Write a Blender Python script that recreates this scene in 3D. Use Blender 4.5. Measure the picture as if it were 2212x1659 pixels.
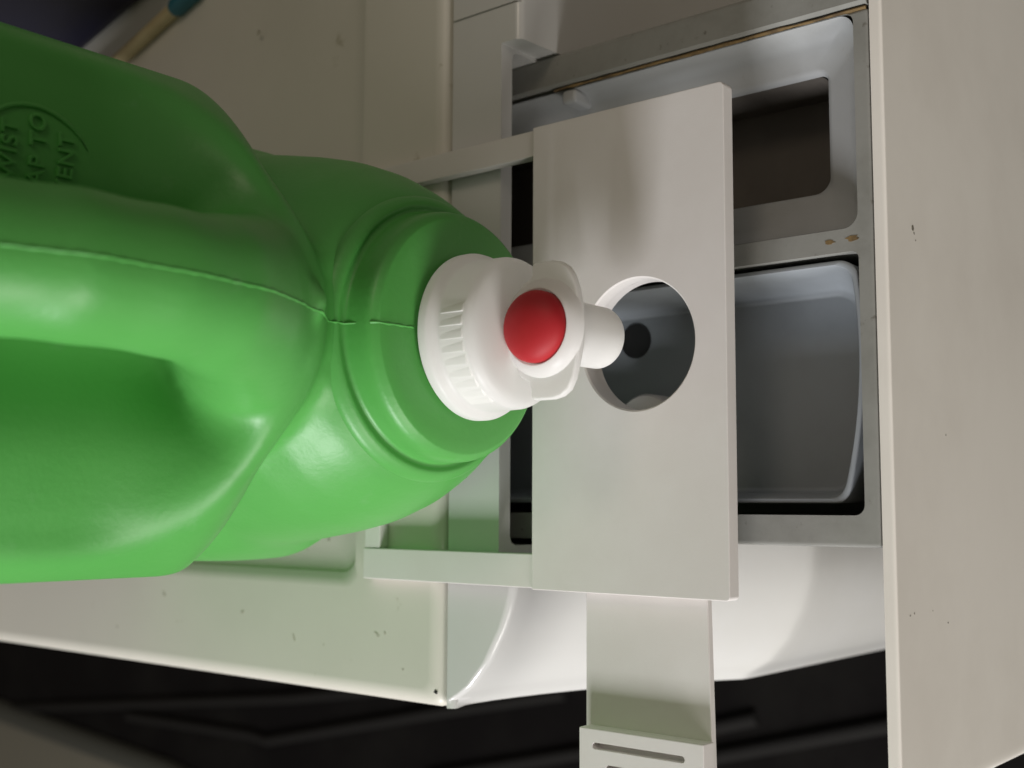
import bpy, bmesh, math, random
import numpy as np
from mathutils import Vector, Matrix

random.seed(4)
scene = bpy.context.scene
for o in list(bpy.data.objects):
    bpy.data.objects.remove(o)
COL = scene.collection

# ------------------------------------------------------------------ camera
# metres: x to the right of someone standing in front of the machine, y into the machine,
# z up; the origin is the front left corner of the printed shelf's top face
ELEV, YAW, ROLL = 0.8697282, 0.15710812, 0.12521533
fw = Vector((math.sin(YAW)*math.cos(ELEV), math.cos(YAW)*math.cos(ELEV), -math.sin(ELEV)))
r0 = Vector((math.cos(YAW), -math.sin(YAW), 0))
u0 = r0.cross(fw)
rt = math.cos(ROLL)*r0 + math.sin(ROLL)*u0
up = -math.sin(ROLL)*r0 + math.cos(ROLL)*u0
cx, cy, cz = -up, rt, -fw              # the phone was held sideways
cam_d = bpy.data.cameras.new('camera')
cam = bpy.data.objects.new('camera', cam_d)
COL.objects.link(cam)
cam.matrix_world = Matrix(((cx.x, cy.x, cz.x, 0.03384451), (cx.y, cy.y, cz.y, -0.22346941),
                           (cx.z, cy.z, cz.z, 0.39205899), (0, 0, 0, 1)))
cam_d.sensor_fit = 'HORIZONTAL'
cam_d.sensor_width = 36
cam_d.lens = 2613.437/2212*36
cam_d.clip_start = 0.01
cam_d.clip_end = 50
cam_d.dof.use_dof = True
cam_d.dof.focus_distance = 0.465
cam_d.dof.aperture_fstop = 9.0
scene.camera = cam

# ------------------------------------------------------------------ light
world = bpy.data.worlds.new('World')
scene.world = world
world.use_nodes = True
bg = world.node_tree.nodes['Background']
bg.inputs[0].default_value = (1.0, 0.90, 0.76, 1)
bg.inputs[1].default_value = 0.165

def area(name, loc, target, sx, sy, power, col):
    d = bpy.data.lights.new(name, 'AREA')
    d.shape = 'RECTANGLE'; d.size = sx; d.size_y = sy; d.energy = power; d.color = col
    o = bpy.data.objects.new(name, d); COL.objects.link(o)
    o.location = loc
    o.rotation_euler = (Vector(target)-Vector(loc)).to_track_quat('-Z', 'Y').to_euler()
    return o
# the window of the utility room, left of the machine, and the ceiling lamp in front of it
area('window_light', (-1.32, -0.04, 0.60), (0.08, 0.06, 0.0), 0.36, 0.32, 19.5, (0.97, 0.975, 1.0))
area('room_light', (-1.22, -1.0, 0.20), (0.05, 0.0, -0.1), 0.7, 0.6, 16, (1.0, 0.97, 0.92))
area('ceiling_light', (0.95, -0.35, 1.25), (0.05, 0.1, 0.1), 0.34, 0.34, 2.2, (1.0, 0.84, 0.66))

scene.view_settings.view_transform = 'Standard'
scene.view_settings.look = 'None'
scene.view_settings.exposure = 0
scene.view_settings.gamma = 1

# ------------------------------------------------------------------ materials
MATS = {}
def mat(name, col, rough=0.5, spec=0.5, metal=0.0, noise=None, bump=None, sss=0.0, ssr=(0.004, 0.006, 0.004), spots=None, layers=None, transl=0.0):
    """noise=(scale, colour, lo, hi) mixes in a second colour by fractal noise; spots=list of the same,
    bump=(scale, strength, distance)."""
    m = bpy.data.materials.new(name); m.use_nodes = True
    nt = m.node_tree; N = nt.nodes; L = nt.links
    b = N['Principled BSDF']
    b.inputs['Base Color'].default_value = (*col, 1)
    b.inputs['Roughness'].default_value = rough
    b.inputs['Specular IOR Level'].default_value = spec
    b.inputs['Metallic'].default_value = metal
    if sss:
        b.inputs['Subsurface Weight'].default_value = sss
        b.inputs['Subsurface Radius'].default_value = ssr
        b.inputs['Subsurface Scale'].default_value = 1.0
    tc = N.new('ShaderNodeTexCoord')
    prev = None
    layersn = ([noise] if noise else []) + (spots or [])
    for (sc, c2, lo, hi) in layersn:
        nz = N.new('ShaderNodeTexNoise'); nz.inputs['Scale'].default_value = sc
        nz.inputs['Detail'].default_value = 6; nz.inputs['Roughness'].default_value = 0.62
        L.new(tc.outputs['Object'], nz.inputs['Vector'])
        mr = N.new('ShaderNodeMapRange'); mr.interpolation_type = 'SMOOTHSTEP'
        mr.inputs['From Min'].default_value = lo; mr.inputs['From Max'].default_value = hi
        L.new(nz.outputs['Fac'], mr.inputs['Value'])
        mx = N.new('ShaderNodeMix'); mx.data_type = 'RGBA'
        L.new(mr.outputs['Result'], mx.inputs['Factor'])
        if prev is None: mx.inputs[6].default_value = (*col, 1)
        else: L.new(prev, mx.inputs[6])
        mx.inputs[7].default_value = (*c2, 1)
        prev = mx.outputs[2]
    if prev is not None: L.new(prev, b.inputs['Base Color'])
    bn = None
    if bump:
        nz = N.new('ShaderNodeTexNoise'); nz.inputs['Scale'].default_value = bump[0]
        nz.inputs['Detail'].default_value = 4
        L.new(tc.outputs['Object'], nz.inputs['Vector'])
        bn = N.new('ShaderNodeBump'); bn.inputs['Strength'].default_value = bump[1]
        bn.inputs['Distance'].default_value = bump[2]
        L.new(nz.outputs['Fac'], bn.inputs['Height'])
    if layers:
        wv = N.new('ShaderNodeTexWave'); wv.bands_direction = layers[0]
        wv.inputs['Scale'].default_value = layers[1]; wv.inputs['Distortion'].default_value = 0.6
        wv.inputs['Detail'].default_value = 2
        L.new(tc.outputs['Object'], wv.inputs['Vector'])
        b2 = N.new('ShaderNodeBump'); b2.inputs['Strength'].default_value = layers[2]
        b2.inputs['Distance'].default_value = 0.0003
        L.new(wv.outputs['Fac'], b2.inputs['Height'])
        if bn: L.new(bn.outputs['Normal'], b2.inputs['Normal'])
        bn = b2
    if bn: L.new(bn.outputs['Normal'], b.inputs['Normal'])
    if transl:
        tr = N.new('ShaderNodeBsdfTranslucent'); tr.inputs['Color'].default_value = (*col, 1)
        mxs = N.new('ShaderNodeMixShader'); mxs.inputs[0].default_value = transl
        L.new(b.outputs[0], mxs.inputs[1]); L.new(tr.outputs[0], mxs.inputs[2])
        L.new(mxs.outputs[0], N['Material Output'].inputs['Surface'])
    MATS[name] = m
    return m

mat('jug', (0.080, 0.330, 0.066), rough=0.40, spec=0.42, sss=0.15, bump=(420, 0.16, 0.0006),
    noise=(9, (0.092, 0.350, 0.075), 0.4, 0.65), spots=[(75, (0.115, 0.355, 0.10), 0.62, 0.78)])
mat('cap', (0.95, 0.94, 0.925), rough=0.38, spec=0.4, transl=0.45, bump=(300, 0.04, 0.0004))
mat('button', (0.40, 0.012, 0.018), rough=0.58, spec=0.4, sss=0.1, bump=(500, 0.06, 0.0003))
mat('printed', (0.675, 0.64, 0.615), rough=0.55, spec=0.35, bump=(900, 0.10, 0.0003), layers=('DIAGONAL', 900, 0.10),
    noise=(14, (0.71, 0.68, 0.66), 0.35, 0.65))
mat('enamel', (0.66, 0.635, 0.565), rough=0.38, spec=0.45, noise=(6, (0.62, 0.60, 0.53), 0.4, 0.7),
    spots=[(38, (0.45, 0.42, 0.33), 0.66, 0.74)], bump=(160, 0.03, 0.0005))
mat('fascia', (0.63, 0.625, 0.61), rough=0.17, spec=0.6, noise=(7, (0.60, 0.59, 0.565), 0.4, 0.7), bump=(130, 0.03, 0.0005))
mat('front', (0.86, 0.825, 0.765), rough=0.45, spec=0.4, noise=(5, (0.775, 0.735, 0.675), 0.4, 0.7), bump=(700, 0.06, 0.0003))
mat('drawer', (0.29, 0.29, 0.27), rough=0.5, spec=0.4, noise=(30, (0.24, 0.24, 0.22), 0.4, 0.7),
    spots=[(150, (0.16, 0.15, 0.13), 0.63, 0.72)], bump=(400, 0.15, 0.0004))
mat('dish', (0.42, 0.43, 0.435), rough=0.42, spec=0.4, noise=(20, (0.37, 0.375, 0.37), 0.4, 0.7),
    spots=[(90, (0.32, 0.29, 0.25), 0.68, 0.76)])
mat('insert', (0.32, 0.345, 0.37), rough=0.5, spec=0.35, noise=(16, (0.275, 0.295, 0.315), 0.4, 0.7))
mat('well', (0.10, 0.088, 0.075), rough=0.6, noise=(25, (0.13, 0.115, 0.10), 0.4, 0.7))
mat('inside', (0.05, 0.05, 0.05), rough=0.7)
mat('stain', (0.23, 0.15, 0.06), rough=0.7, noise=(120, (0.10, 0.065, 0.03), 0.4, 0.65))
mat('chip', (0.13, 0.115, 0.085), rough=0.8, noise=(900, (0.36, 0.34, 0.29), 0.45, 0.55))
mat('smudge', (0.40, 0.375, 0.295), rough=0.7, noise=(300, (0.52, 0.50, 0.43), 0.4, 0.65))
mat('gasket', (0.02, 0.02, 0.02), rough=0.6)
mat('floor', (0.20, 0.19, 0.15), rough=0.6, noise=(5, (0.22, 0.205, 0.16), 0.4, 0.7))
mat('runner', (0.008, 0.007, 0.007), rough=1.0, spec=0.1, noise=(6, (0.013, 0.012, 0.011), 0.4, 0.7), bump=(60, 0.3, 0.002))
mat('ridge', (0.022, 0.021, 0.020), rough=0.9, spec=0.1)
mat('hem', (0.07, 0.072, 0.06), rough=0.8)
mat('package', (0.004, 0.004, 0.022), rough=0.5, noise=(12, (0.002, 0.002, 0.010), 0.4, 0.7))
mat('print', (0.006, 0.006, 0.028), rough=0.5, noise=(30, (0.30, 0.33, 0.29), 0.56, 0.64))
mat('stick', (0.55, 0.46, 0.27), rough=0.5, noise=(60, (0.47, 0.38, 0.21), 0.4, 0.7))
mat('teal', (0.02, 0.14, 0.19), rough=0.4)

# ------------------------------------------------------------------ helpers
def link(name, me, m, parent=None, smooth=None):
    o = bpy.data.objects.new(name, me); COL.objects.link(o)
    if m: me.materials.clear(); me.materials.append(MATS[m])
    if parent is not None: o.parent = parent
    if smooth is not None:
        for p in me.polygons: p.use_smooth = True
        if smooth < 180:
            bm = bmesh.new(); bm.from_mesh(me)
            lim = math.radians(smooth)
            for e in bm.edges:
                if len(e.link_faces) == 2 and e.calc_face_angle(0) > lim: e.smooth = False
            bm.to_mesh(me); bm.free()
        if smooth <= 60:
            w = o.modifiers.new('weighted', 'WEIGHTED_NORMAL'); w.keep_sharp = True
    return o
def tome(bm, name):
    bmesh.ops.recalc_face_normals(bm, faces=bm.faces)
    me = bpy.data.meshes.new(name); bm.to_mesh(me); bm.free(); return me
def thing(name, label, cat, loc=(0, 0, 0), group=None):
    o = bpy.data.objects.new(name, None); COL.objects.link(o); o.location = loc
    o.empty_display_size = 0.02
    o['label'] = label; o['category'] = cat
    if group: o['group'] = group
    return o
def rbox_bm(lo, hi, bev=0.0, seg=3, rot=None):
    bm = bmesh.new()
    bmesh.ops.create_cube(bm, size=1)
    for v in bm.verts:
        v.co = Vector([lo[i]+(v.co[i]+0.5)*(hi[i]-lo[i]) for i in range(3)])
    if bev: bmesh.ops.bevel(bm, geom=list(bm.edges), offset=bev, segments=seg, profile=0.5, affect='EDGES')
    return bm
def rrect(x0, x1, y0, y1, r, n=8):
    """rounded rectangle, counter-clockwise, 4*(n+1) points; r a number or (bl, br, tr, tl)"""
    if not isinstance(r, (tuple, list)): r = (r,)*4
    pts = []
    for (cxx, cyy, a0, rr) in ((x0+r[0], y0+r[0], 180, r[0]), (x1-r[1], y0+r[1], 270, r[1]),
                               (x1-r[2], y1-r[2], 0, r[2]), (x0+r[3], y1-r[3], 90, r[3])):
        for i in range(n+1):
            a = math.radians(a0+90*i/n)
            pts.append((cxx+rr*math.cos(a), cyy+rr*math.sin(a)))
    return pts
def loft_bm(loops, cap0=True, cap1=True, closed=True):
    bm = bmesh.new()
    V = [[bm.verts.new(p) for p in lp] for lp in loops]
    n = len(loops[0])
    for a, b in zip(V[:-1], V[1:]):
        for i in range(n if closed else n-1):
            j = (i+1) % n
            bm.faces.new((a[i], a[j], b[j], b[i]))
    if cap0: bm.faces.new(list(reversed(V[0])))
    if cap1: bm.faces.new(V[-1])
    return bm
def lathe_bm(prof, origin, axis, n=64, cap=False):
    """prof: (radius, distance along axis)"""
    axis = Vector(axis).normalized()
    t = Vector((1, 0, 0)) if abs(axis.x) < 0.9 else Vector((0, 1, 0))
    e1 = axis.cross(t).normalized(); e2 = axis.cross(e1)
    o = Vector(origin)
    loops = [[o+axis*a+(e1*math.cos(2*math.pi*i/n)+e2*math.sin(2*math.pi*i/n))*max(r, 1e-5) for i in range(n)] for r, a in prof]
    return loft_bm(loops, cap, cap)
def tube_bm(pts, r, n=8):
    pts = [Vector(p) for p in pts]
    loops = []
    for i, p in enumerate(pts):
        d = (pts[min(i+1, len(pts)-1)]-pts[max(i-1, 0)]).normalized()
        t = Vector((1, 0, 0)) if abs(d.x) < 0.8 else Vector((0, 0, 1))
        e1 = d.cross(t).normalized(); e2 = d.cross(e1)
        rr = r[i] if isinstance(r, (list, tuple)) else r
        loops.append([p+(e1*math.cos(2*math.pi*k/n)+e2*math.sin(2*math.pi*k/n))*rr for k in range(n)])
    return loft_bm(loops)
def boolean(me, cutters):
    """mesh minus each cutter bmesh"""
    for cb in cutters:
        a = bpy.data.objects.new('tmp', me); COL.objects.link(a)
        cm = tome(cb, 'tmpc'); c = bpy.data.objects.new('tmpc', cm); COL.objects.link(c)
        md = a.modifiers.new('b', 'BOOLEAN'); md.operation = 'DIFFERENCE'; md.object = c; md.solver = 'EXACT'
        dg = bpy.context.evaluated_depsgraph_get()
        new = bpy.data.meshes.new_from_object(a.evaluated_get(dg))
        bpy.data.objects.remove(a); bpy.data.objects.remove(c)
        me = new
    return me
def prism_bm(pts, z0, z1, bev=0.0, seg=2):
    bm = loft_bm([[(x, y, z0) for x, y in pts], [(x, y, z1) for x, y in pts]])
    bmesh.ops.recalc_face_normals(bm, faces=bm.faces)
    if bev:
        ed = [e for e in bm.edges if len(e.link_faces) == 2 and e.calc_face_angle(0) > 0.9]
        bmesh.ops.bevel(bm, geom=ed, offset=bev, segments=seg, profile=0.5, affect='EDGES')
    return bm

# ================================================================== floor
bm = bmesh.new(); bmesh.ops.create_grid(bm, x_segments=2, y_segments=2, size=4)
for v in bm.verts: v.co.z = -0.86
fl = link('floor', tome(bm, 'floor'), 'floor'); fl['kind'] = 'structure'

rn = thing('floor_runner', 'dark floor runner with faint ridges beside the washing machine', 'rug', (-0.2, 0.9, -0.86))
def rel(o, child):
    child.parent = o; child.location = -Vector(o.location); return child
edge = [(-0.52, 1.0), (-0.435, 1.55), (-0.402, 2.04), (-0.36, 2.6)]
pts = [(-0.75, -0.8), (1.2, -0.8), (1.2, 2.6), (-0.36, 2.6), (-0.402, 2.04), (-0.435, 1.55), (-0.52, 1.0)]
rel(rn, link('mat', tome(prism_bm(pts, -0.859, -0.85), 'mat'), 'runner'))
rel(rn, link('border', tome(tube_bm([(x+0.022, y, -0.848) for x, y in edge], 0.02, 10), 'border'), 'hem', smooth=40))
for pl in ([(-0.335, 1.68, 0), (-0.326, 1.34, 0), (-0.33, 1.30, 0), (-0.245, 0.93, 0), (-0.2, 0.72, 0)],
           [(-0.37, 2.12, 0), (-0.26, 1.25, 0), (-0.22, 1.0, 0)],
           [(-0.262, 0.55, 0), (-0.185, 0.28, 0), (-0.15, 0.15, 0)],
           [(-0.335, 0.95, 0), (-0.245, 0.60, 0), (-0.2, 0.45, 0)]):
    rel(rn, link('ridge', tome(tube_bm([(x, y, -0.8465) for x, y, _ in pl], 0.0085, 8), 'ridge'), 'ridge', smooth=60))

# ================================================================== washing machine
WM = thing('washing_machine', 'off-white front-loading washing machine with its detergent drawer pulled open', 'washing machine')
LID, FAS = -0.007, -0.009
def crow(x):      # how far the bowed front falls back towards its left end
    xs_ = [-0.0545, -0.051, -0.0456, -0.033, -0.018, -0.0044, 0.012, 0.03]
    cs_ = [0.0415, 0.037, 0.0275, 0.0165, 0.0080, 0.0028, 0.0006, 0.0]
    return float(np.interp(x, xs_, cs_))
def front_y(x, d):
    if d < 0.165: y = 0.107+crow(x)-1.9*d*d
    else:
        e = d-0.165; y = 0.107+crow(x)-0.0517-0.0030*(1-math.exp(-e/0.0035))
    return min(y, 0.1472)
xs = [-0.0548, -0.0543, -0.053, -0.051, -0.048, -0.044, -0.039, -0.033, -0.026, -0.018, -0.010, -0.002, 0.006, 0.0135, 0.02, 0.03, 0.08, 0.14, 0.2, 0.2425, 0.26, 0.30, 0.42]
loops = []
for i, x in enumerate(xs):
    dz = 0.0
    yf = front_y(x, 0)
    r = 0.0035
    lp = [(0.165, -0.50), (0.165, -0.014), (0.1485, -0.014), (0.1485, FAS-0.0012-dz), (0.1475, FAS-dz)]
    for k in range(7):
        a = math.pi/2*k/6
        lp.append((min(yf+r, 0.1474)-r*math.sin(a), FAS-dz-r+r*math.cos(a)))
    for d in (0.012, 0.02, 0.03, 0.045, 0.06, 0.08, 0.10, 0.12, 0.14, 0.155, 0.161, 0.165, 0.168, 0.172, 0.178, 0.19, 0.22, 0.26, 0.32, 0.40, 0.49):
        lp.append((front_y(x, d), FAS-d))
    loops.append([(x, y, z) for y, z in lp])
me = tome(loft_bm(loops), 'front_panel')
me = boolean(me, [rbox_bm((0.0138, -0.2, -0.110), (0.2415, 0.1180, 0.05)),
                  rbox_bm((0.0170, 0.05, -0.109), (0.2400, 0.25, -0.0165), 0.004, 2),
                  rbox_bm((0.2585, 0.05, FAS-0.0015), (0.2595, 0.16, 0.0))])
link('front_panel', me, 'fascia', WM, 35)
# lid with raised border and shallow pan
def lid_loop(ins, z, r, dx=0, dy=0):
    return [(x, y, z) for x, y in rrect(-0.055+ins+dx, 0.62-ins-dx, 0.1495+ins+dy, 0.78-ins-dy, r)]
loops = [lid_loop(0.003, -0.040, 0.004), lid_loop(0.0, -0.036, 0.005), lid_loop(0.0, LID-0.006, 0.005)]
for k in range(1, 6):
    a = math.pi/2*k/5
    loops.append(lid_loop(0.008*(1-math.cos(a)), LID-0.006+0.006*math.sin(a), 0.005))
def pan(ix, iy, z, r): return [(x, y, z) for x, y in rrect(-0.055+ix, 0.62-ix, 0.1495+iy, 0.78-iy, r)]
loops += [pan(0.050, 0.0535, LID, 0.009), pan(0.0545, 0.0565, LID-0.0003, 0.010), pan(0.057, 0.0575, LID-0.0022, 0.010), pan(0.064, 0.062, LID-0.0036, 0.010), pan(0.070, 0.068, LID-0.0038, 0.012)]
link('top_lid', tome(loft_bm(loops), 'top_lid'), 'enamel', WM, 40)
# cabinet behind the front panel
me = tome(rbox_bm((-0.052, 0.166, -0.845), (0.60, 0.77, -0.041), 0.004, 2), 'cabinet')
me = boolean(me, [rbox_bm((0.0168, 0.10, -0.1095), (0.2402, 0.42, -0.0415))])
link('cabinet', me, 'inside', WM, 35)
link('foot', tome(lathe_bm([(0.02, 0), (0.02, 0.014)], (0.0, 0.2, -0.86), (0, 0, 1), 24, True), 'foot'), 'gasket', WM)

# grime on the lid
def smudge(x, y, rx, ry, ang, seed, z=LID+0.0001, m='smudge', name='smudge'):
    rnd = random.Random(seed); n = 15; c, s_ = math.cos(ang), math.sin(ang)
    P = []
    for i in range(n):
        k = rnd.uniform(.45, 1.2); u, v = rx*k*math.cos(2*math.pi*i/n), ry*k*math.sin(2*math.pi*i/n)
        P.append((x+u*c-v*s_, y+u*s_+v*c))
    return link(name, tome(loft_bm([[(a_, b_, z-0.0004) for a_, b_ in P], [(a_, b_, z) for a_, b_ in P]]), name), m, WM)
for i, (x, y, rx, ry, an) in enumerate(((-0.0312, 0.2490, 0.0022, 0.0006, 0.4), (-0.0330, 0.2270, 0.0006, 0.0005, 0), (-0.0255, 0.1900, 0.0020, 0.0009, 1.0), (-0.0245, 0.1850, 0.0010, 0.0006, 0.3),
                                        (-0.0360, 0.4050, 0.0010, 0.0014, 0.3), (-0.0150, 0.3600, 0.0020, 0.0012, 0.8), (-0.0400, 0.1730, 0.0006, 0.0006, 0), (-0.0210, 0.2900, 0.0012, 0.0020, 0.2), (0.2900, 0.2900, 0.0015, 0.0015, 0))):
    smudge(x, y, rx, ry, an, i)
for i, (x, y, rx, ry, an) in enumerate(((0.0175, 0.2290, 0.0011, 0.0013, 0.4), (0.0165, 0.2620, 0.0012, 0.0018, 0.2), (0.0185, 0.2440, 0.0007, 0.0010, 0))):
    smudge(x, y, rx, ry, an, 40+i, z=LID-0.0037)
smudge(-0.0480, 0.1540, 0.0022, 0.0010, 1.2, 77, z=LID-0.0008, m='gasket', name='dark_chip')

# ---- detergent drawer
RZ = -0.035
DX0, DX1 = 0.0195, 0.2240
me = tome(rbox_bm((DX0, -0.0430, -0.106), (DX1, 0.30, RZ), 0.0016, 2), 'detergent_drawer')
def pr(x0, x1, y0, y1, r, z0, z1):
    return loft_bm([[(x, y, z) for x, y in rrect(x0, x1, y0, y1, r)] for z in (z0, z1)])
me = boolean(me, [pr(0.0312, 0.1305, -0.0368, 0.29, (0.004, 0.003, 0.004, 0.004), -0.101, 0.0),
                  pr(0.1395, 0.2235, -0.0368, 0.29, (0.006, 0.004, 0.004, 0.004), -0.101, 0.0)])
DR = link('detergent_drawer', me, 'drawer', WM, 35)
DR['label'] = 'grimy grey open detergent drawer with two compartments'
# outer skin of the drawer front
FX0, FX1, FZ0, FZ1 = -0.0735, 0.34, -0.26, RZ-0.0002
loops = []
for (ins, y) in ((0.0, -0.0432), (0.0, -0.0464), (0.0003, -0.0471), (0.0010, -0.0476), (0.0025, -0.0479), (0.005, -0.0480)):
    loops.append([(x, y, z) for x, z in rrect(FX0+ins, FX1-ins, FZ0+ins, FZ1-ins*0.22, (0.05, 0.05, 0.006, 0.006), 12)])
link('drawer_front', tome(loft_bm(loops), 'drawer_front'), 'front', DR, 40)
# scuffs and chips in its paint
def blob(name, x, z, rx, rz, m, y=-0.0481, seed=0, n=11):
    rnd = random.Random(seed)
    pts_ = []
    for i in range(n):
        a = 2*math.pi*i/n; k = rnd.uniform(0.55, 1.25)
        pts_.append((x+rx*k*math.cos(a), z+rz*k*math.sin(a)))
    bm = loft_bm([[(px, y+0.0004, pz) for px, pz in pts_], [(px, y, pz) for px, pz in pts_]])
    return link(name, tome(bm, name), m, DR)
# powder compartment: shallow funnel round a deep dark well
def lp(x0, x1, y0, y1, r, z): return [(x, y, z) for x, y in rrect(x0, x1, y0, y1, r)]
loops = [lp(0.1398, 0.2233, -0.0365, 0.289, 0.006, RZ-0.0008), lp(0.1402, 0.2229, -0.0361, 0.288, 0.006, RZ-0.004),
         lp(0.1420, 0.2215, -0.034, 0.286, 0.007, RZ-0.0085), lp(0.1480, 0.2175, -0.029, 0.281, 0.008, RZ-0.0120),
         lp(0.1570, 0.2105, -0.021, 0.275, (0.004, 0.007, 0.006, 0.006), RZ-0.0148), lp(0.1588, 0.2085, -0.0190, 0.273, (0.006, 0.003, 0.006, 0.006), RZ-0.0158),
         lp(0.1595, 0.2078, -0.0182, 0.272, (0.007, 0.003, 0.006, 0.006), RZ-0.0180)]
link('powder_dish', tome(loft_bm(loops, False, False), 'powder_dish'), 'dish', DR, 50)
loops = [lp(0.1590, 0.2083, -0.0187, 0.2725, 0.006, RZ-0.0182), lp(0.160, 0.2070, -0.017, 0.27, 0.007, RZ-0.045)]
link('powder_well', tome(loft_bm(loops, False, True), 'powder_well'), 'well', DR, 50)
# removable liquid insert with a bowed front
def bow(x0, x1, y0, y1, r, z, b):
    out = []
    for x, y in rrect(x0, x1, y0, y1, r, 10):
        t = (x-x0)/(x1-x0)
        if y < y0+0.03: y -= b*(1-(2*t-1.15)**2*0.9)
        out.append((x, y, z))
    return out
def dens(loop, k=3):
    out = []
    n = len(loop)
    for i in range(n):
        a, b = Vector(loop[i]), Vector(loop[(i+1) % n])
        kk = 12 if (b-a).length > 0.03 else 1
        for j in range(kk): out.append(tuple(a+(b-a)*j/kk))
    return out
def bowd(x0, x1, y0, y1, r, z, b):
    base = dens([(x, y, z) for x, y in rrect(x0, x1, y0, y1, r, 8)])
    out = []
    for x, y, _ in base:
        t = (x-x0)/(x1-x0)
        w = max(0, min(1, (y0+0.02-y)/0.02))
        out.append((x, y-w*b*max(0, 1-(2*t-1.25)**2*0.75), z))
    return out
IX0, IX1 = 0.0358, 0.1283
loops = [bowd(IX0+0.0008, IX1-0.0008, -0.0292, 0.200, 0.006, -0.098, 0.007), bowd(IX0, IX1, -0.030, 0.2, 0.006, RZ-0.0045, 0.0065), bowd(IX0, IX1, -0.030, 0.2, 0.006, RZ-0.0035, 0.0065),
         bowd(IX0+0.0005, IX1-0.0005, -0.0295, 0.2, 0.006, RZ-0.003, 0.0065),
         bowd(IX0+0.0016, IX1-0.0016, -0.0284, 0.198, 0.006, RZ-0.003, 0.0065), bowd(IX0+0.0022, IX1-0.0022, -0.0278, 0.198, 0.006, RZ-0.0038, 0.0065),
         bowd(IX0+0.003, IX1-0.0036, -0.0245, 0.197, 0.007, RZ-0.014, 0.0065), bowd(IX0+0.0045, IX1-0.0058, -0.0175, 0.196, 0.008, RZ-0.036, 0.006),
         bowd(IX0+0.007, IX1-0.0080, -0.0150, 0.194, 0.008, RZ-0.0385, 0.006)]
link('liquid_insert', tome(loft_bm(loops), 'liquid_insert'), 'insert', DR, 50)
link('siphon_port', tome(lathe_bm([(0.0082, 0.0), (0.0081, 0.0004), (0.0, 0.0005)], (0.1108, 0.0895, RZ-0.0385), (0, 0, 1), 32), 'siphon_port'), 'gasket', DR, 60)
link('insert_gap', tome(rbox_bm((0.1250, 0.02, RZ-0.0285), (0.1256, 0.13, RZ-0.0278)), 'insert_gap'), 'gasket', DR)
link('siphon_cap', tome(lathe_bm([(0.0155, 0.0), (0.0155, 0.012), (0.0145, 0.0135), (0.0, 0.0138)], (0.0690, 0.0765, RZ-0.0385), (0, 0, 1), 40), 'siphon_cap'), 'printed', DR, 40)
# right-hand slide rail and its rusty joint
loops = []
for (x0, x1, z) in ((0.2245, 0.2405, -0.105), (0.2245, 0.2410, RZ-0.010), (0.2255, 0.2405, RZ+0.0005), (0.2268, 0.2390, RZ+0.0015)):
    loops.append([(x0, -0.0425, z), (x1, -0.0425, z), (x1, 0.32, z), (x0, 0.32, z)])
link('slide_rail', tome(loft_bm(loops), 'slide_rail'), 'drawer', DR, 30)
link('rust_line', tome(tube_bm([(0.2243+random.uniform(-.0002, .0002), -0.042+0.006*i, RZ-0.0002) for i in range(26)], [random.uniform(0.0004, 0.0009) for i in range(26)], 6), 'rust_line'), 'stain', DR)
link('rail_clip', tome(rbox_bm((0.2165, 0.0955, RZ-0.02), (0.2230, 0.1035, RZ+0.0006), 0.0018, 3), 'rail_clip'), 'dish', DR, 40)
def flat_stain(name, x, y, rx, ry, z, seed):
    rnd = random.Random(seed); n = 13
    P = [(x+rx*rnd.uniform(.5, 1.2)*math.cos(2*math.pi*i/n), y+ry*rnd.uniform(.5, 1.2)*math.sin(2*math.pi*i/n)) for i in range(n)]
    return link(name, tome(loft_bm([[(a, b, z-0.0003) for a, b in P], [(a, b, z) for a, b in P]]), name), 'stain', DR)
flat_stain('rust_spot', 0.1355, -0.0345, 0.0013, 0.0028, RZ+0.00012, 3)
flat_stain('rust_spot', 0.1350, -0.0255, 0.0010, 0.0022, RZ+0.00012, 5)

# ================================================================== printed shelf
SH = thing('dispenser_shelf', 'white printed shelf with a round hole below the dispensing spout', 'shelf', (0, 0, 0))
PT = 0.0068
me = tome(prism_bm(rrect(0, 0.195, 0, 0.0925, (0.0016, 0.0022, 0.0006, 0.0006), 5), -PT, 0.0, 0.0005, 2), 'plate')
HX, HY, HR = 0.0976, 0.0399, 0.0261
me = boolean(me, [lathe_bm([(HR, -0.02), (HR, 0.02)], (HX, HY, 0), (0, 0, 1), 96, True),
                  lathe_bm([(HR-0.002, -0.0026), (HR+0.0014, 0.0008)], (HX, HY, 0), (0, 0, 1), 96, True)])
link('plate', me, 'printed', SH, 35)
link('hole_collar', tome(lathe_bm([(HR, -PT-0.0001), (HR, -0.0115), (HR+0.002, -0.0115), (HR+0.0028, -PT-0.0001)], (HX, HY, 0), (0, 0, 1), 96), 'hole_collar'), 'printed', SH, 40)
for (x0, x1) in ((0.0005, 0.0145), (0.1828, 0.1942)):
    link('arm', tome(rbox_bm((x0, 0.0900, -PT), (x1, 0.194 if x0 < .1 else 0.23, -0.0010), 0.0005, 2), 'arm'), 'printed', SH, 40)
link('rear_bar', tome(rbox_bm((0.0147, 0.1835, -PT), (0.1826, 0.1935, -0.0013), 0.0005, 2), 'rear_bar'), 'printed', SH, 40)
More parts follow.
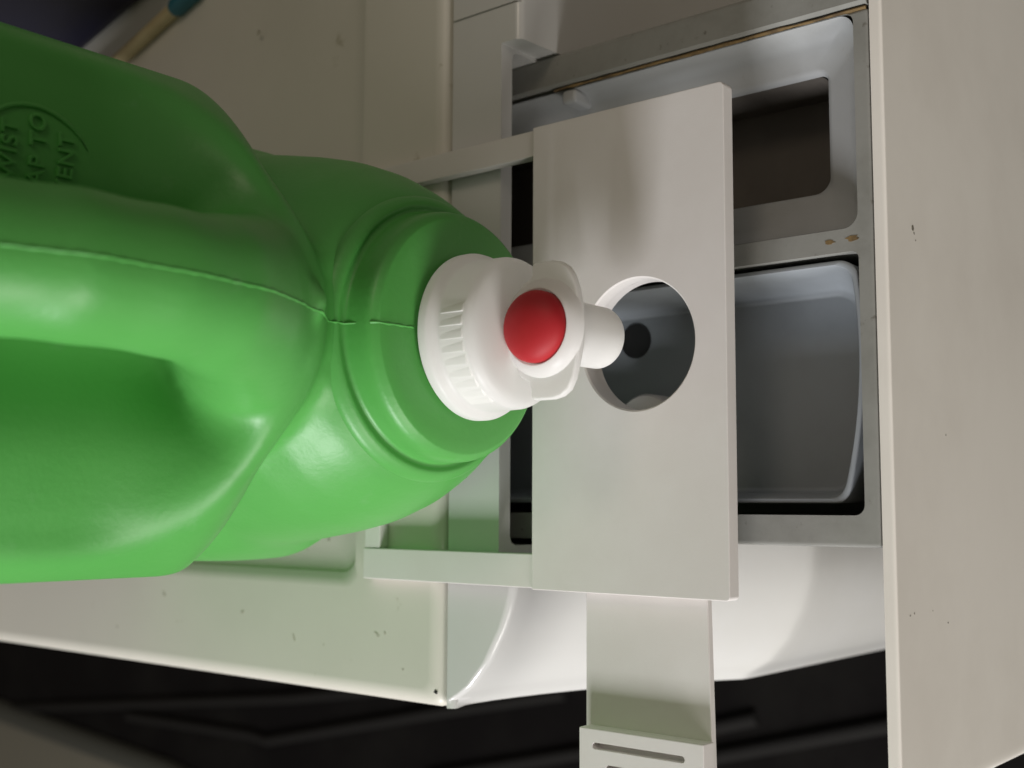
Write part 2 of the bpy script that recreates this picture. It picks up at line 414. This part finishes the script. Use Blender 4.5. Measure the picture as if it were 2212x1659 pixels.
# side strip running out past the machine's corner
loops = [[(0.02, 0.0140, z), (0.02, 0.0696, z), (-0.13, 0.0700, z), (-0.13, 0.0105, z)] for z in (-0.0102, -0.0069)]
bm = loft_bm(loops); bmesh.ops.bevel(bm, geom=list(bm.edges), offset=0.0003, segments=1, affect='EDGES')
link('side_strip', tome(bm, 'side_strip'), 'printed', SH, 40)
me = tome(rbox_bm((-0.13, 0.0112, -0.0068), (-0.0520, 0.0676, 0.0008), 0.0005, 2), 'slotted_block')
cut = []
for k in range(7):
    xx = -0.0585-0.0078*k
    y0, y1 = (0.0193, 0.0612) if k == 0 else (0.0193, 0.0548)
    cut.append(loft_bm([[(x, y, z) for x, y in rrect(xx-0.0013, xx+0.0013, y0, y1, 0.0013, 5)] for z in (-0.0035, 0.01)]))
me = boolean(me, cut)
link('slotted_block', me, 'printed', SH, 35)

# ================================================================== detergent jug
JUG = thing('detergent_jug', 'green plastic detergent jug lying on its side with a white spout cap', 'jug', (0.10, 0.25, -0.001))
JM = JUG.location.copy()
def jp(o): o.parent = JUG; o.location = -JM; return o
X0, SL = 0.0985, 0.035
def xs_of(y): return X0+SL*(y-0.08)

# ---- body as a distance field, polygonised with surface nets
def smin(a, b, k):
    h = np.clip(0.5+0.5*(b-a)/k, 0, 1); return b*(1-h)+a*h-k*h*(1-h)
def smax(a, b, k): return -smin(-a, -b, k)
HB = [(-0.104, 0.104), (0.048, 0.370), (-0.006, 0.300)]
DS = 0.0017
ax = [np.arange(lo, hi, DS) for lo, hi in HB]
H, Y, Z = np.meshgrid(*ax, indexing='ij')
A = np.abs(H)
ZC = 0.051
R = np.interp(Y, [0.05, 0.0920, 0.0985, 0.1025, 0.1070, 0.1135, 0.125, 0.14, 0.155, 0.174, 0.205, 0.30, 0.40], [-0.03, 0.020, 0.047, 0.0553, 0.0595, 0.0638, 0.0700, 0.0755, 0.0790, 0.0825, 0.0875, 0.090, 0.090])
dR = np.interp(Y, [0.05, 0.094, 0.10, 0.113, 0.14, 0.174, 0.30], [2.5, 2.5, 1.3, 0.7, 0.33, 0.17, 0.03])
shoulder = (np.hypot(H, Z-ZC)-R)/np.sqrt(1+dR*dR)
# lower trunk
def rbox(hx, y0, y1, z0, z1, r):
    qx = A-(hx-r); qy = np.abs(Y-(y0+y1)/2)-((y1-y0)/2-r); qz = np.abs(Z-(z0+z1)/2)-((z1-z0)/2-r)
    return np.sqrt(np.maximum(qx, 0)**2+np.maximum(qy, 0)**2+np.maximum(qz, 0)**2)+np.minimum(np.maximum(np.maximum(qx, qy), qz), 0)-r
trunk = rbox(0.0935, 0.195, 0.36, -0.001, 0.285, 0.03)
# arched upper body
el = np.where(Y < 0.160, (((A/0.0935)**1.34+(np.maximum(0.160-Y, 0)/0.082)**1.34)**(1/1.34)-1)*0.060, A-0.0935)
zl = 0.1115+0.14*(0.150-np.clip(Y, 0.07, 0.20))
arch = smax(el, (zl-Z)*0.95, 0.022)
arch = smax(arch, Z-0.288, 0.02)
arch = smax(arch, Y-0.36, 0.02)
# finger scoop on both sides of the handle
near = np.exp(-(np.maximum(A-0.014, 0)/0.022)**2)
scoop = smax(Y-(0.131+0.012*(A/0.082)**2+0.012*near), (0.1185-0.0100*near+(0.78-0.22*near)*(Y-0.090)-Z)*0.78, 0.018)
scoop = smax(scoop, A-0.0815, 0.010)
scoop = smax(scoop, Z-0.262, 0.02)
arch = smax(arch, -scoop, 0.009)
body = smin(arch, smin(shoulder, trunk, 0.012), 0.011)
# handle
hp = [(0.127, 0.124, 0.026), (0.1085, 0.1385, 0.0232), (0.0915, 0.156, 0.0202), (0.0800, 0.174, 0.0185), (0.0745, 0.197, 0.0172), (0.0745, 0.222, 0.0170),
      (0.084, 0.247, 0.0172), (0.106, 0.266, 0.019), (0.15, 0.278, 0.022)]
hd = np.full(H.shape, 1.0)
HW = 0.95-0.20*np.clip((0.178-Z)/0.045, 0, 1)
for (y0, z0, r_0), (y1, z1, r_1) in zip(hp[:-1], hp[1:]):
    dy, dz = y1-y0, z1-z0
    t = np.clip(((Y-y0)*dy+(Z-z0)*dz)/(dy*dy+dz*dz), 0, 1)
    d = np.sqrt((H*HW)**2+(Y-y0-t*dy)**2+(Z-z0-t*dz)**2)-(r_0+t*(r_1-r_0))
    hd = smin(hd, d, 0.014)
web = smax(smax(np.abs(H-0.004)-0.006, 0.080-Y, 0.008), smax(Z-0.235, 0.12-Z, 0.01), 0.008)
kz = 0.004+0.013*np.clip((0.162-Z)/0.032, 0, 1)
body = smin(smin(body, hd, kz), web, 0.004)
body = smax(body, -(Z+0.001), 0.006)
FIELD = body.astype(np.float32)

def surface_nets(F, origin, ds):
    nx, ny, nz = F.shape
    S = F < 0
    cs = np.zeros((nx-1, ny-1, nz-1, 3), np.float32); cn = np.zeros((nx-1, ny-1, nz-1), np.float32)
    def sl(a, b): return slice(a, (-1 if b == 0 else None)) if a == 0 else slice(1, None)
    corner = [(i, j, k) for i in (0, 1) for j in (0, 1) for k in (0, 1)]
    def g(A_, c): return A_[c[0]:nx-1+c[0], c[1]:ny-1+c[1], c[2]:nz-1+c[2]]
    for a_ in corner:
        for d_ in range(3):
            if a_[d_] == 0:
                b_ = list(a_); b_[d_] = 1; b_ = tuple(b_)
                fa, fb = g(F, a_), g(F, b_)
                m = (fa < 0) != (fb < 0)
                t = np.where(m, fa/np.where(m, fa-fb, 1), 0)
                for q in range(3):
                    cs[..., q] += np.where(m, a_[q]+(t if q == d_ else 0), 0)
                cn += m
    act = cn > 0
    idx = np.full(act.shape, -1, np.int64); n = int(act.sum()); idx[act] = np.arange(n)
    ijk = np.argwhere(act)
    V = (ijk+cs[act]/cn[act][:, None])*ds+np.array(origin)
    Q = []
    for d_ in range(3):
        o1, o2 = [(1, 2), (2, 0), (0, 1)][d_]
        a_ = [slice(None)]*3; b_ = [slice(None)]*3
        a_[d_] = slice(0, -1); b_[d_] = slice(1, None)
        m = S[tuple(a_)] != S[tuple(b_)]
        P = np.argwhere(m)
        P = P[(P[:, o1] > 0) & (P[:, o2] > 0) & (P[:, o1] < F.shape[o1]-1) & (P[:, o2] < F.shape[o2]-1)]
        flip = S[tuple(P.T)]
        e1 = np.zeros(3, int); e1[o1] = 1; e2 = np.zeros(3, int); e2[o2] = 1
        c = [idx[tuple((P-e1-e2).T)], idx[tuple((P-e2).T)], idx[tuple(P.T)], idx[tuple((P-e1).T)]]
        q = np.stack(c, 1)
        q[~flip] = q[~flip][:, ::-1]
        Q.append(q)
    return V, np.concatenate(Q)
V, Q = surface_nets(FIELD, [a[0] for a in ax], DS)
# relax a little along the surface
for it in range(4):
    acc = np.zeros_like(V); cnt = np.zeros(len(V))
    for i in range(4):
        for j in (1, 3):
            np.add.at(acc, Q[:, i], V[Q[:, (i+j) % 4]]); np.add.at(cnt, Q[:, i], 1)
    V = 0.5*V+0.5*acc/cnt[:, None]
V[:, 0] += X0+SL*(V[:, 1]-0.08)
me = bpy.data.meshes.new('body')
me.from_pydata(V.tolist(), [], Q.tolist()); me.update()
jp(link('body', me, 'jug', None, 180))

def hit(h, z, y0=0.05, y1=0.30):
    """front surface of the body at lateral offset h and height z"""
    i = (h-ax[0][0])/DS; k = (z-ax[2][0])/DS
    i0, k0 = int(i), int(k); fi, fk = i-i0, k-k0
    col = (FIELD[i0, :, k0]*(1-fi)*(1-fk)+FIELD[i0+1, :, k0]*fi*(1-fk)+FIELD[i0, :, k0+1]*(1-fi)*fk+FIELD[i0+1, :, k0+1]*fi*fk)
    s = np.argmax(col < 0)
    if not (col[s] < 0) or s == 0: return None
    t = col[s-1]/(col[s-1]-col[s])
    return ax[1][0]+(s-1+t)*DS
# neck platform with a stepped ring
prof = [(0.026, 0.0832), (0.0330, 0.0833), (0.0400, 0.0838), (0.0448, 0.0843), (0.0455, 0.0846), (0.0461, 0.0853), (0.0470, 0.0860), (0.0478, 0.0872), (0.0483, 0.0890), (0.0485, 0.0925), (0.0486, 0.0968),
        (0.0490, 0.0984), (0.0500, 0.0990), (0.0508, 0.0988), (0.0516, 0.0984), (0.0526, 0.0985), (0.0538, 0.0994), (0.0552, 0.1008), (0.0562, 0.1024), (0.0564, 0.1070)]
jp(link('neck', tome(lathe_bm([(r, y) for r, y in prof], (0, 0, 0), (0, 1, 0), 128), 'neck'), 'jug', None, 180))
nk = bpy.data.objects['neck']
for v in nk.data.vertices: v.co.x += xs_of(v.co.y); v.co.z += ZC
# moulding seam along the symmetry plane
sp = []
for i in range(90):
    z = 0.080+0.002*i
    r = z-ZC
    yl = float(np.interp(r, [p[0] for p in prof], [p[1] for p in prof])) if r < 0.0562 else 1.0
    y = min(yl, hit(0, z) or 1.0)
    if z > 0.262: break
    sp.append((xs_of(y)+0.00008*math.sin(i*1.7), y+0.00008, z))
jp(link('seam', tome(tube_bm(sp, [0.00050+0.00015*math.sin(k*2.3) for k in range(len(sp))], 6), 'seam'), 'jug', None, 180))
# raised lettering and the arc round it
def emboss(name, txt, hc, zc_, size, depth=0.0010):
    cu = bpy.data.curves.new('t', 'FONT'); cu.body = txt; cu.size = size; cu.extrude = depth; cu.bevel_depth = 0.00015; cu.align_x = 'CENTER'; cu.align_y = 'CENTER'; cu.space_character = 1.12
    o = bpy.data.objects.new('t', cu); COL.objects.link(o)
    me = bpy.data.meshes.new_from_object(o.evaluated_get(bpy.context.evaluated_depsgraph_get()))
    bpy.data.objects.remove(o)
    for v in me.vertices:
        hh, zz = hc+v.co.x, zc_+v.co.y
        y = hit(min(max(hh, -0.09), 0.09), zz, 0.1)
        y = 0.135 if y is None else max(y, 0.115)
        v.co = Vector((xs_of(y)+hh, y-v.co.z, zz))
    return jp(link(name, me, 'jug', None, 30))
for t_, hc, zc_ in (('TWIST', 0.0420, 0.2085), ('CAP TO', 0.0440, 0.1990), ('VENT', 0.0440, 0.1890)):
    emboss('raised_lettering', t_, hc, zc_, 0.0076)
ap = []
for i in range(25):
    a = math.radians(75-137*i/24)
    h_, z_ = 0.0405+0.0205*math.cos(a), 0.1995+0.0205*math.sin(a)
    y = hit(h_, z_)
    if y and y > 0.11: ap.append((xs_of(y)+h_, y-0.0002, z_))
jp(link('raised_arc', tome(tube_bm(ap, [0.0009*min(1, 0.15+(len(ap)-1-k)/6) for k in range(len(ap))], 6), 'raised_arc'), 'jug', None, 180))

# ---- spout cap
CZ, CB = 0.0485, 0.0818
CX = xs_of(0.07)
cap = lathe_bm([(0.026, 0.0), (0.0312, 0.0), (0.0319, 0.0008), (0.0319, 0.0036), (0.0314, 0.0050), (0.0300, 0.0062), (0.0291, 0.0072), (0.0288, 0.0085), (0.0285, 0.0195),
                (0.0281, 0.0210), (0.0272, 0.0225), (0.0258, 0.0236), (0.0235, 0.0244), (0.019, 0.0252), (0.012, 0.0258), (0.0, 0.0260)], (CX, CB, CZ), (0, -1, 0), 128)
CAP = jp(link('spout_cap', tome(cap, 'spout_cap'), 'cap', None, 50))
def cp(o): o.parent = CAP; return o
cp(link('cap_bounce_disc', tome(lathe_bm([(0.0, 0.0012), (0.0300, 0.0012), (0.0305, 0.0004), (0.0, 0.0003)], (CX, CB, CZ), (0, -1, 0), 48), 'cap_bounce_disc'), 'cap', None, 40))  # unseen white disc added inside the hollow cap to bounce light and brighten it
# grip facets, saw-toothed round the skirt
def pol(a, r, y): return Vector((CX+r*math.sin(a), CB-y, CZ+r*math.cos(a)))
for base in (0, 180):
    for k in range(9):
        a0 = math.radians(base+19-k*9.6); a1 = math.radians(base+19-(k+1)*9.6)
        am = a0+(a1-a0)*0.94
        loops = []
        for yy in (0.0084, 0.0090, 0.0190, 0.0197):
            q = 0.0 if yy in (0.0084, 0.0197) else 1.0
            loops.append([pol(a0, 0.0278, yy), pol(a1, 0.0278, yy), pol(am, 0.02840+0.00065*q, yy), pol((a0+am)/2, 0.02838+0.00036*q, yy), pol(a0, 0.02835+0.00005*q, yy)])
        cp(link('grip_facet', tome(loft_bm(loops), 'grip_facet'), 'cap', None, None))
# tap: cross-barrel, finger flange, collar, nozzle, button
VX, VY = CX-0.0003, 0.0432
cp(link('tap_barrel', tome(lathe_bm([(0.0165, -0.002), (0.0150, 0.004), (0.0145, 0.013), (0.0, 0.0135)], (VX, CB-0.025, 0.0425), (0, -1, 0), 48), 'tap_barrel'), 'cap', None, 50))
out = [(0.1150, 0.0540), (0.1163, 0.0505), (0.1178, 0.0495), (0.1212, 0.0495), (0.1222, 0.0482), (0.1223, 0.0400), (0.1213, 0.0362), (0.1192, 0.0330), (0.1160, 0.0309), (0.1110, 0.0290), (0.1050, 0.0278), (0.0980, 0.0272), (0.0910, 0.0277), (0.0850, 0.0290), (0.0790, 0.0306),
       (0.0750, 0.0328), (0.0728, 0.0362), (0.0720, 0.0400), (0.0720, 0.0482), (0.0728, 0.0495), (0.0765, 0.0497), (0.0790, 0.0510), (0.0805, 0.0545), (0.0850, 0.0570), (0.1110, 0.0570)]
cp(link('finger_flange', tome(prism_bm(out, 0.0505, 0.0540, 0.0010, 3), 'finger_flange'), 'cap', None, 40))
cp(link('collar', tome(lathe_bm([(0.0182, 0.0535), (0.0177, 0.0550), (0.0165, 0.0568), (0.0150, 0.0580), (0.0140, 0.0584), (0.0136, 0.0580), (0.0135, 0.0555), (0.0, 0.0555)], (VX, VY+0.0008, 0), (0, 0, 1), 72), 'collar'), 'cap', None, 60))
nz = [(0.0128, 0.0510), (0.0122, 0.0480), (0.0119, 0.0400), (0.0118, 0.0212), (0.0115, 0.0203), (0.0108, 0.0200), (0.0100, 0.0206), (0.0098, 0.030), (0.0, 0.031)]
cp(link('nozzle', tome(lathe_bm(nz, (VX, VY, 0), (0, 0, 1), 64), 'nozzle'), 'cap', None, 50))
bt = [(0.0131, 0.0560), (0.0131, 0.0590)]
for k in range(1, 11):
    a = math.pi/2*k/10
    bt.append((0.0131*math.cos(a)**0.9, 0.0590+0.0068*math.sin(a)))
b_ = cp(link('push_button', tome(lathe_bm(bt, (VX, VY+0.0008, 0), (0, 0, 1), 64), 'push_button'), 'button', None, 60))
b_['label'] = 'domed red push button'

# ================================================================== things at the back of the lid
PK = thing('blue_package', 'dark blue package with pale print standing on the back of the lid', 'package', (0.36, 0.50, LID-0.0038))
bm = rbox_bm((-0.045, -0.14, 0.0), (0.12, 0.12, 0.15), 0.012, 4)
o = link('carton', tome(bm, 'carton'), 'package', PK, 40)
o2 = link('printed_panel', tome(rbox_bm((-0.0456, -0.02, 0.02), (-0.0450, 0.10, 0.135)), 'printed_panel'), 'print', PK)
PK.rotation_euler.z = math.radians(14)
ST = thing('slim_stick', 'slim beige stick with a teal end lying beside the blue package', 'stick', (0.315, 0.395, LID+0.0005))
o = link('shaft', tome(tube_bm([(0.0085, -0.026, 0), (-0.025, 0.085, 0)], 0.0042, 16), 'shaft'), 'stick', ST, 60)
o = link('teal_end', tome(tube_bm([(0.0083, -0.0255, 0), (0.0092, -0.0285, 0), (0.016, -0.05, 0), (0.017, -0.053, 0)], [0.004, 0.0056, 0.0056, 0.003], 16), 'teal_end'), 'teal', ST, 60)

# ---- paint chips and scuffs on the drawer front
for i, (x, z, rx, rz) in enumerate(((0.1418, -0.0600, 0.0011, 0.0013), (0.1400, -0.0612, 0.0005, 0.0007), (0.1374, -0.0626, 0.0003, 0.0006), (0.0630, -0.0883, 0.0005, 0.0004),
                                    (-0.0046, -0.0508, 0.0004, 0.0006), (-0.0052, -0.0470, 0.0003, 0.0005), (-0.0048, -0.0690, 0.0003, 0.0003), (-0.0103, -0.0845, 0.0004, 0.0007))):
    blob('paint_chip', x, z, rx, rz, 'chip', seed=i)
